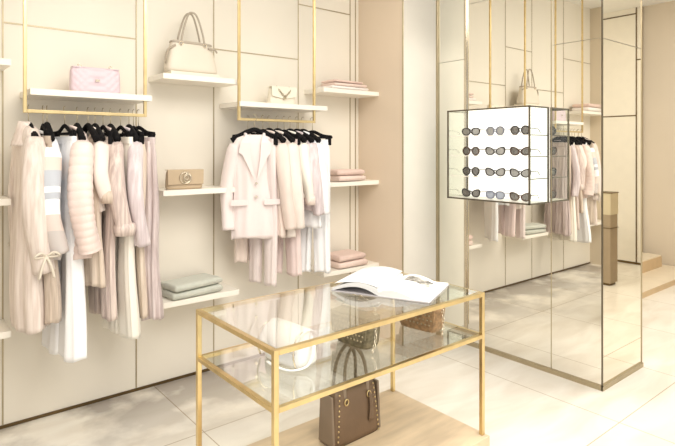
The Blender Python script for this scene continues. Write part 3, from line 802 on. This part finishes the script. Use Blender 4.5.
def studded(cx, cy, rot, m, label, w=.235, h=.135, d=.10):
    t = thing('studded_bag', label, 'bag', (cx,cy,LZ+.0105), rot); t.scale = (1.02,)*3
    obj('body', bag_body(w*.82,h,d,w,d*.8, bulge=.08), m, t, smooth=True)
    bm = bmesh.new(); prism(bm, [(-w*.46,h+.004),(w*.46,h+.004),(w*.42,h*.34),(w*.2,h*.2),(-w*.2,h*.2),(-w*.42,h*.34)], 'y', -d/2-.010, -d/2-.003)
    box(bm,-w*.46,w*.46,-d/2-.008,d*.3,h,h+.005)
    f = obj('flap', bm, m, t, bevel=.003)
    bm = bmesh.new()
    for i in range(-5,6):
        for k in range(5):
            x = i*w*.082+(.5 if k % 2 else 0)*w*.08; z = h*.28+k*h*.165
            if abs(x) < w*.41: sphere(bm, (x,-d/2-.011,z), .0048, 6, (1,.8,1))
    obj('studs', bm, M['gold_trim'], t, smooth=True)['kind'] = 'stuff'
    obj('chain_strap', chain(bmesh.new(), catmull([(-w*.42,0,h),(-w*.36,.03,h+.045),(-.02,.045,h+.055),(w*.3,.03,h+.03),(w*.46,.0,h*.9),(w*.56,-.03,.05),(w*.6,-.06,.008)],8), .014, .0024), M['clear_chrome'], t, smooth=True)
    return t
studded(1.615,1.835, R(-84), M['olive'], 'olive-grey studded chain bag in the middle of the lower glass shelf')
studded(2.00,1.80, R(-80), M['tan_weave'], 'tan woven studded bag at the right end of the lower glass shelf', w=.25)

# ------------------------------------------------------------------ sunglasses case
CX, CY0, CY1, CZ0, CZ1 = 3.245, 1.967, 2.646, 1.177, 1.827
cs = thing('display_case', 'white-lit glass eyewear case with thin bronze frame fixed to the mirrored column', 'display case', (CX,CY0,CZ0))
e = .005; fr = bmesh.new()
for y in (CY0, CY1):
    for z in (CZ0, CZ1): box(fr, CX-e, 3.484, y-e, y+e, z-e, z+e)
    box(fr, CX-e, CX+e, y-e, y+e, CZ0-e, CZ1+e)
    box(fr, 3.476, 3.484, y-e, y+e, CZ0-e, CZ1+e)
for z in (CZ0, CZ1):
    box(fr, CX-e, CX+e, CY0-e, CY1+e, z-e, z+e)
part('frame', fr, M['steel'], cs)
part('back_panel', B(3.4925,3.498,CY0+.004,CY1,CZ0,CZ1), M['lit'], cs)
part('side_glass', B(CX+e,3.476,CY0-.003,CY0+.003,CZ0+e,CZ1-e), M['case_glass'], cs)
part('side_glass', B(CX+e,3.476,CY1-.003,CY1+.003,CZ0+e,CZ1-e), M['glass_edge'], cs)
part('top_glass', B(CX+e,3.476,CY0+e,CY1-e,CZ1-.004,CZ1+.002), M['case_glass'], cs)
part('bottom_panel', B(CX+e,3.476,CY0+e,CY1-e,CZ0-.003,CZ0+.004), M['shelf'], cs)
SZ = [CZ0+.005, 1.345, 1.495, 1.64]
for z in SZ[1:]:
    part('shelf', B(CX+.012,3.476,CY0+.005,CY1-.005,z-.006,z), M['glass_edge'], cs)
    part('shelf_edge', B((CX+.008,CX+.012,CY0+.006,CY1-.006,z-.006,z)), M['shelf'], cs)
    part('shelf_bracket', B((CX+.02,3.476,CY0+.0035,CY0+.006,z-.006,z+.0)), M['steel'], cs)

def lens_outline(kind, s, k=18):
    pts = []
    for i in range(k):
        a = 2*PI*i/k; c, q = math.cos(a), math.sin(a)
        w, h = .0265, .0225
        if kind == 0: p = .8; h = .021
        elif kind == 1: p = 1.0; w = .0245; h = .024
        else: p = .85; h = .021
        x = w*math.copysign(abs(c)**p, c); z = h*math.copysign(abs(q)**p, q)
        if kind == 2 and z > 0: x += s*.005*(z/h); z += .006*(s*x/w)*(z/h)
        if z < 0: x *= 1-.12*(-z/h)
        pts.append((x, z))
    return pts
def sunglasses(y, z, kind, fm, lm, label, rot, sc=1.15):
    # local: faces -x, y across, temples run +x
    t = thing('sunglasses', label, 'sunglasses', (3.325,y,z), rot); t.scale = (sc,sc,sc)
    bm = bmesh.new()
    for s in (-1,1):
        o_ = lens_outline(kind, s); cy = s*.034; zc = .027; n_ = len(o_); grid = []
        for (a, b) in o_:
            l = math.hypot(a, b); grid.append([(x, cy+a*f, zc+b*f) for x, f in ((-.003,.94),(-.003,1.2),(.003,1.2),(.003,.94))])
        vs = [[bm.verts.new(p) for p in g] for g in grid]
        for i in range(n_):
            g, h = vs[i], vs[(i+1)%n_]
            for k in range(4): bm.faces.new((g[k], g[(k+1)%4], h[(k+1)%4], h[k]))
    tube(bm, catmull([(0,-.012,.034),(-.002,0,.038),(0,.012,.034)],4), .003, 6)
    obj('frame', bm, fm, t)
    for s in (-1,1):
        bm = bmesh.new(); prism(bm, [(s*.034+a, .027+b) for a, b in lens_outline(kind, s)], 'x', -.001, .001)
        obj('lens', bm, lm, t)
        bm = bmesh.new(); tube(bm, catmull([(0,s*.064,.038),(.05,s*.067,.037),(.10,s*.065,.033),(.128,s*.062,.012)],5), .0024, 6)
        obj('temple', bm, fm, t, smooth=True)
pos = ['left','middle','right']; rows = ['bottom','third','second','top']
kinds = {3:[(0,0,1),(1,2,1),(1,0,0)], 2:[(1,1,0),(2,0,1),(2,1,0)], 1:[(1,0,0),(2,0,1),(2,0,1)], 0:[(2,0,0),(0,2,2),(2,1,0)]}
look = {0:'black',1:'dark brown',2:'grey'}; shp = {0:'rectangular',1:'round',2:'cat-eye'}
for r_ in range(4):
    for c_ in range(3):
        k, fm, lm = kinds[r_][c_]
        y = [2.495,2.285,2.085][c_]
        sunglasses(y, SZ[r_]+.001, k, FRAME[fm], LENS[lm], '%s %s sunglasses, %s pair on the %s shelf of the lit case' % (look[fm], shp[k], pos[c_], rows[r_]), R(8+random.uniform(-5,5)))

# ------------------------------------------------------------------ light
w = bpy.data.worlds.new('world'); bpy.context.scene.world = w; w.use_nodes = True
w.node_tree.nodes['Background'].inputs[0].default_value = (1.0,.985,.955,1); w.node_tree.nodes['Background'].inputs[1].default_value = .9
def area(loc, size, power, rot=(0,0,0), col=(1,.97,.925), sy=None):
    l = bpy.data.lights.new('ceiling_softbox', 'AREA'); l.energy = power; l.size = size; l.color = col
    if sy: l.shape = 'RECTANGLE'; l.size_y = sy
    o = bpy.data.objects.new('area_lamp', l); C.objects.link(o); o.location = loc; o.rotation_euler = rot; return o
area((1.3,.6,H-.03), 2.6, 75, sy=2.0)
area((5.2,1.2,H-.03), 2.4, 60, sy=2.4)
area((1.6,-1.5,H-.03), 3.0, 70)
def spot(loc, tgt, power, ang=50, blend=.6, rad=.04):
    l = bpy.data.lights.new('downlight_and_fill', 'SPOT'); l.energy = power; l.spot_size = R(ang); l.spot_blend = blend; l.shadow_soft_size = rad; l.color = (1,.95,.88)
    o = bpy.data.objects.new('spot_lamp', l); C.objects.link(o); o.location = loc
    o.rotation_euler = (Vector(tgt)-Vector(loc)).to_track_quat('-Z','Y').to_euler(); return o
for x in (.3,.95,1.6,2.2,2.8):
    spot((x,2.5,H-.05), (x,3.45,.5), 5, 62)
spot((1.7,1.9,H-.05), (1.7,1.95,0), 40, 50)  # added fill, this spot and the next keep the floor bright
spot((2.9,1.0,H-.05), (2.9,1.2,0), 40, 60)  # second added floor fill

spot((3.2,1.7,H-.05), (3.3,2.97,1.3), 26, 50)  # added fill spot that brightens the white pilaster
GR = {'sunglasses':'sunglasses on the shelves of the lit case','clothes_hanger':'black hangers on the brass clothes rails','wall_shelf':'ivory shelves on the long wall',
      'folded_sweater':'folded knitwear on the wall shelves','trousers':'trousers hanging on the clothes rails','clothes_rail':'brass clothes rails','puffer_jacket':'padded jackets on the left rail',
      'studded_bag':'studded bags on the glass shelf','jacket':'jackets on the right rail','blouse':'blouses on the clothes rails','knitted_top':'knitted tops on the clothes rails','clutch_bag':'clutch bags on the wall shelves'}
for o in bpy.data.objects:
    if not o.parent and o.get('label') and o.name.split('.')[0] in GR: o['group'] = GR[o.name.split('.')[0]]
sc = bpy.context.scene
sc.view_settings.view_transform = 'Standard'; sc.view_settings.exposure = .30
sc.cycles.max_bounces = 10; sc.cycles.transparent_max_bounces = 16; sc.cycles.glossy_bounces = 6
sc.cycles.caustics_reflective = False; sc.cycles.caustics_refractive = False
sc.cycles.use_denoising = True; sc.cycles.sample_clamp_indirect = 6
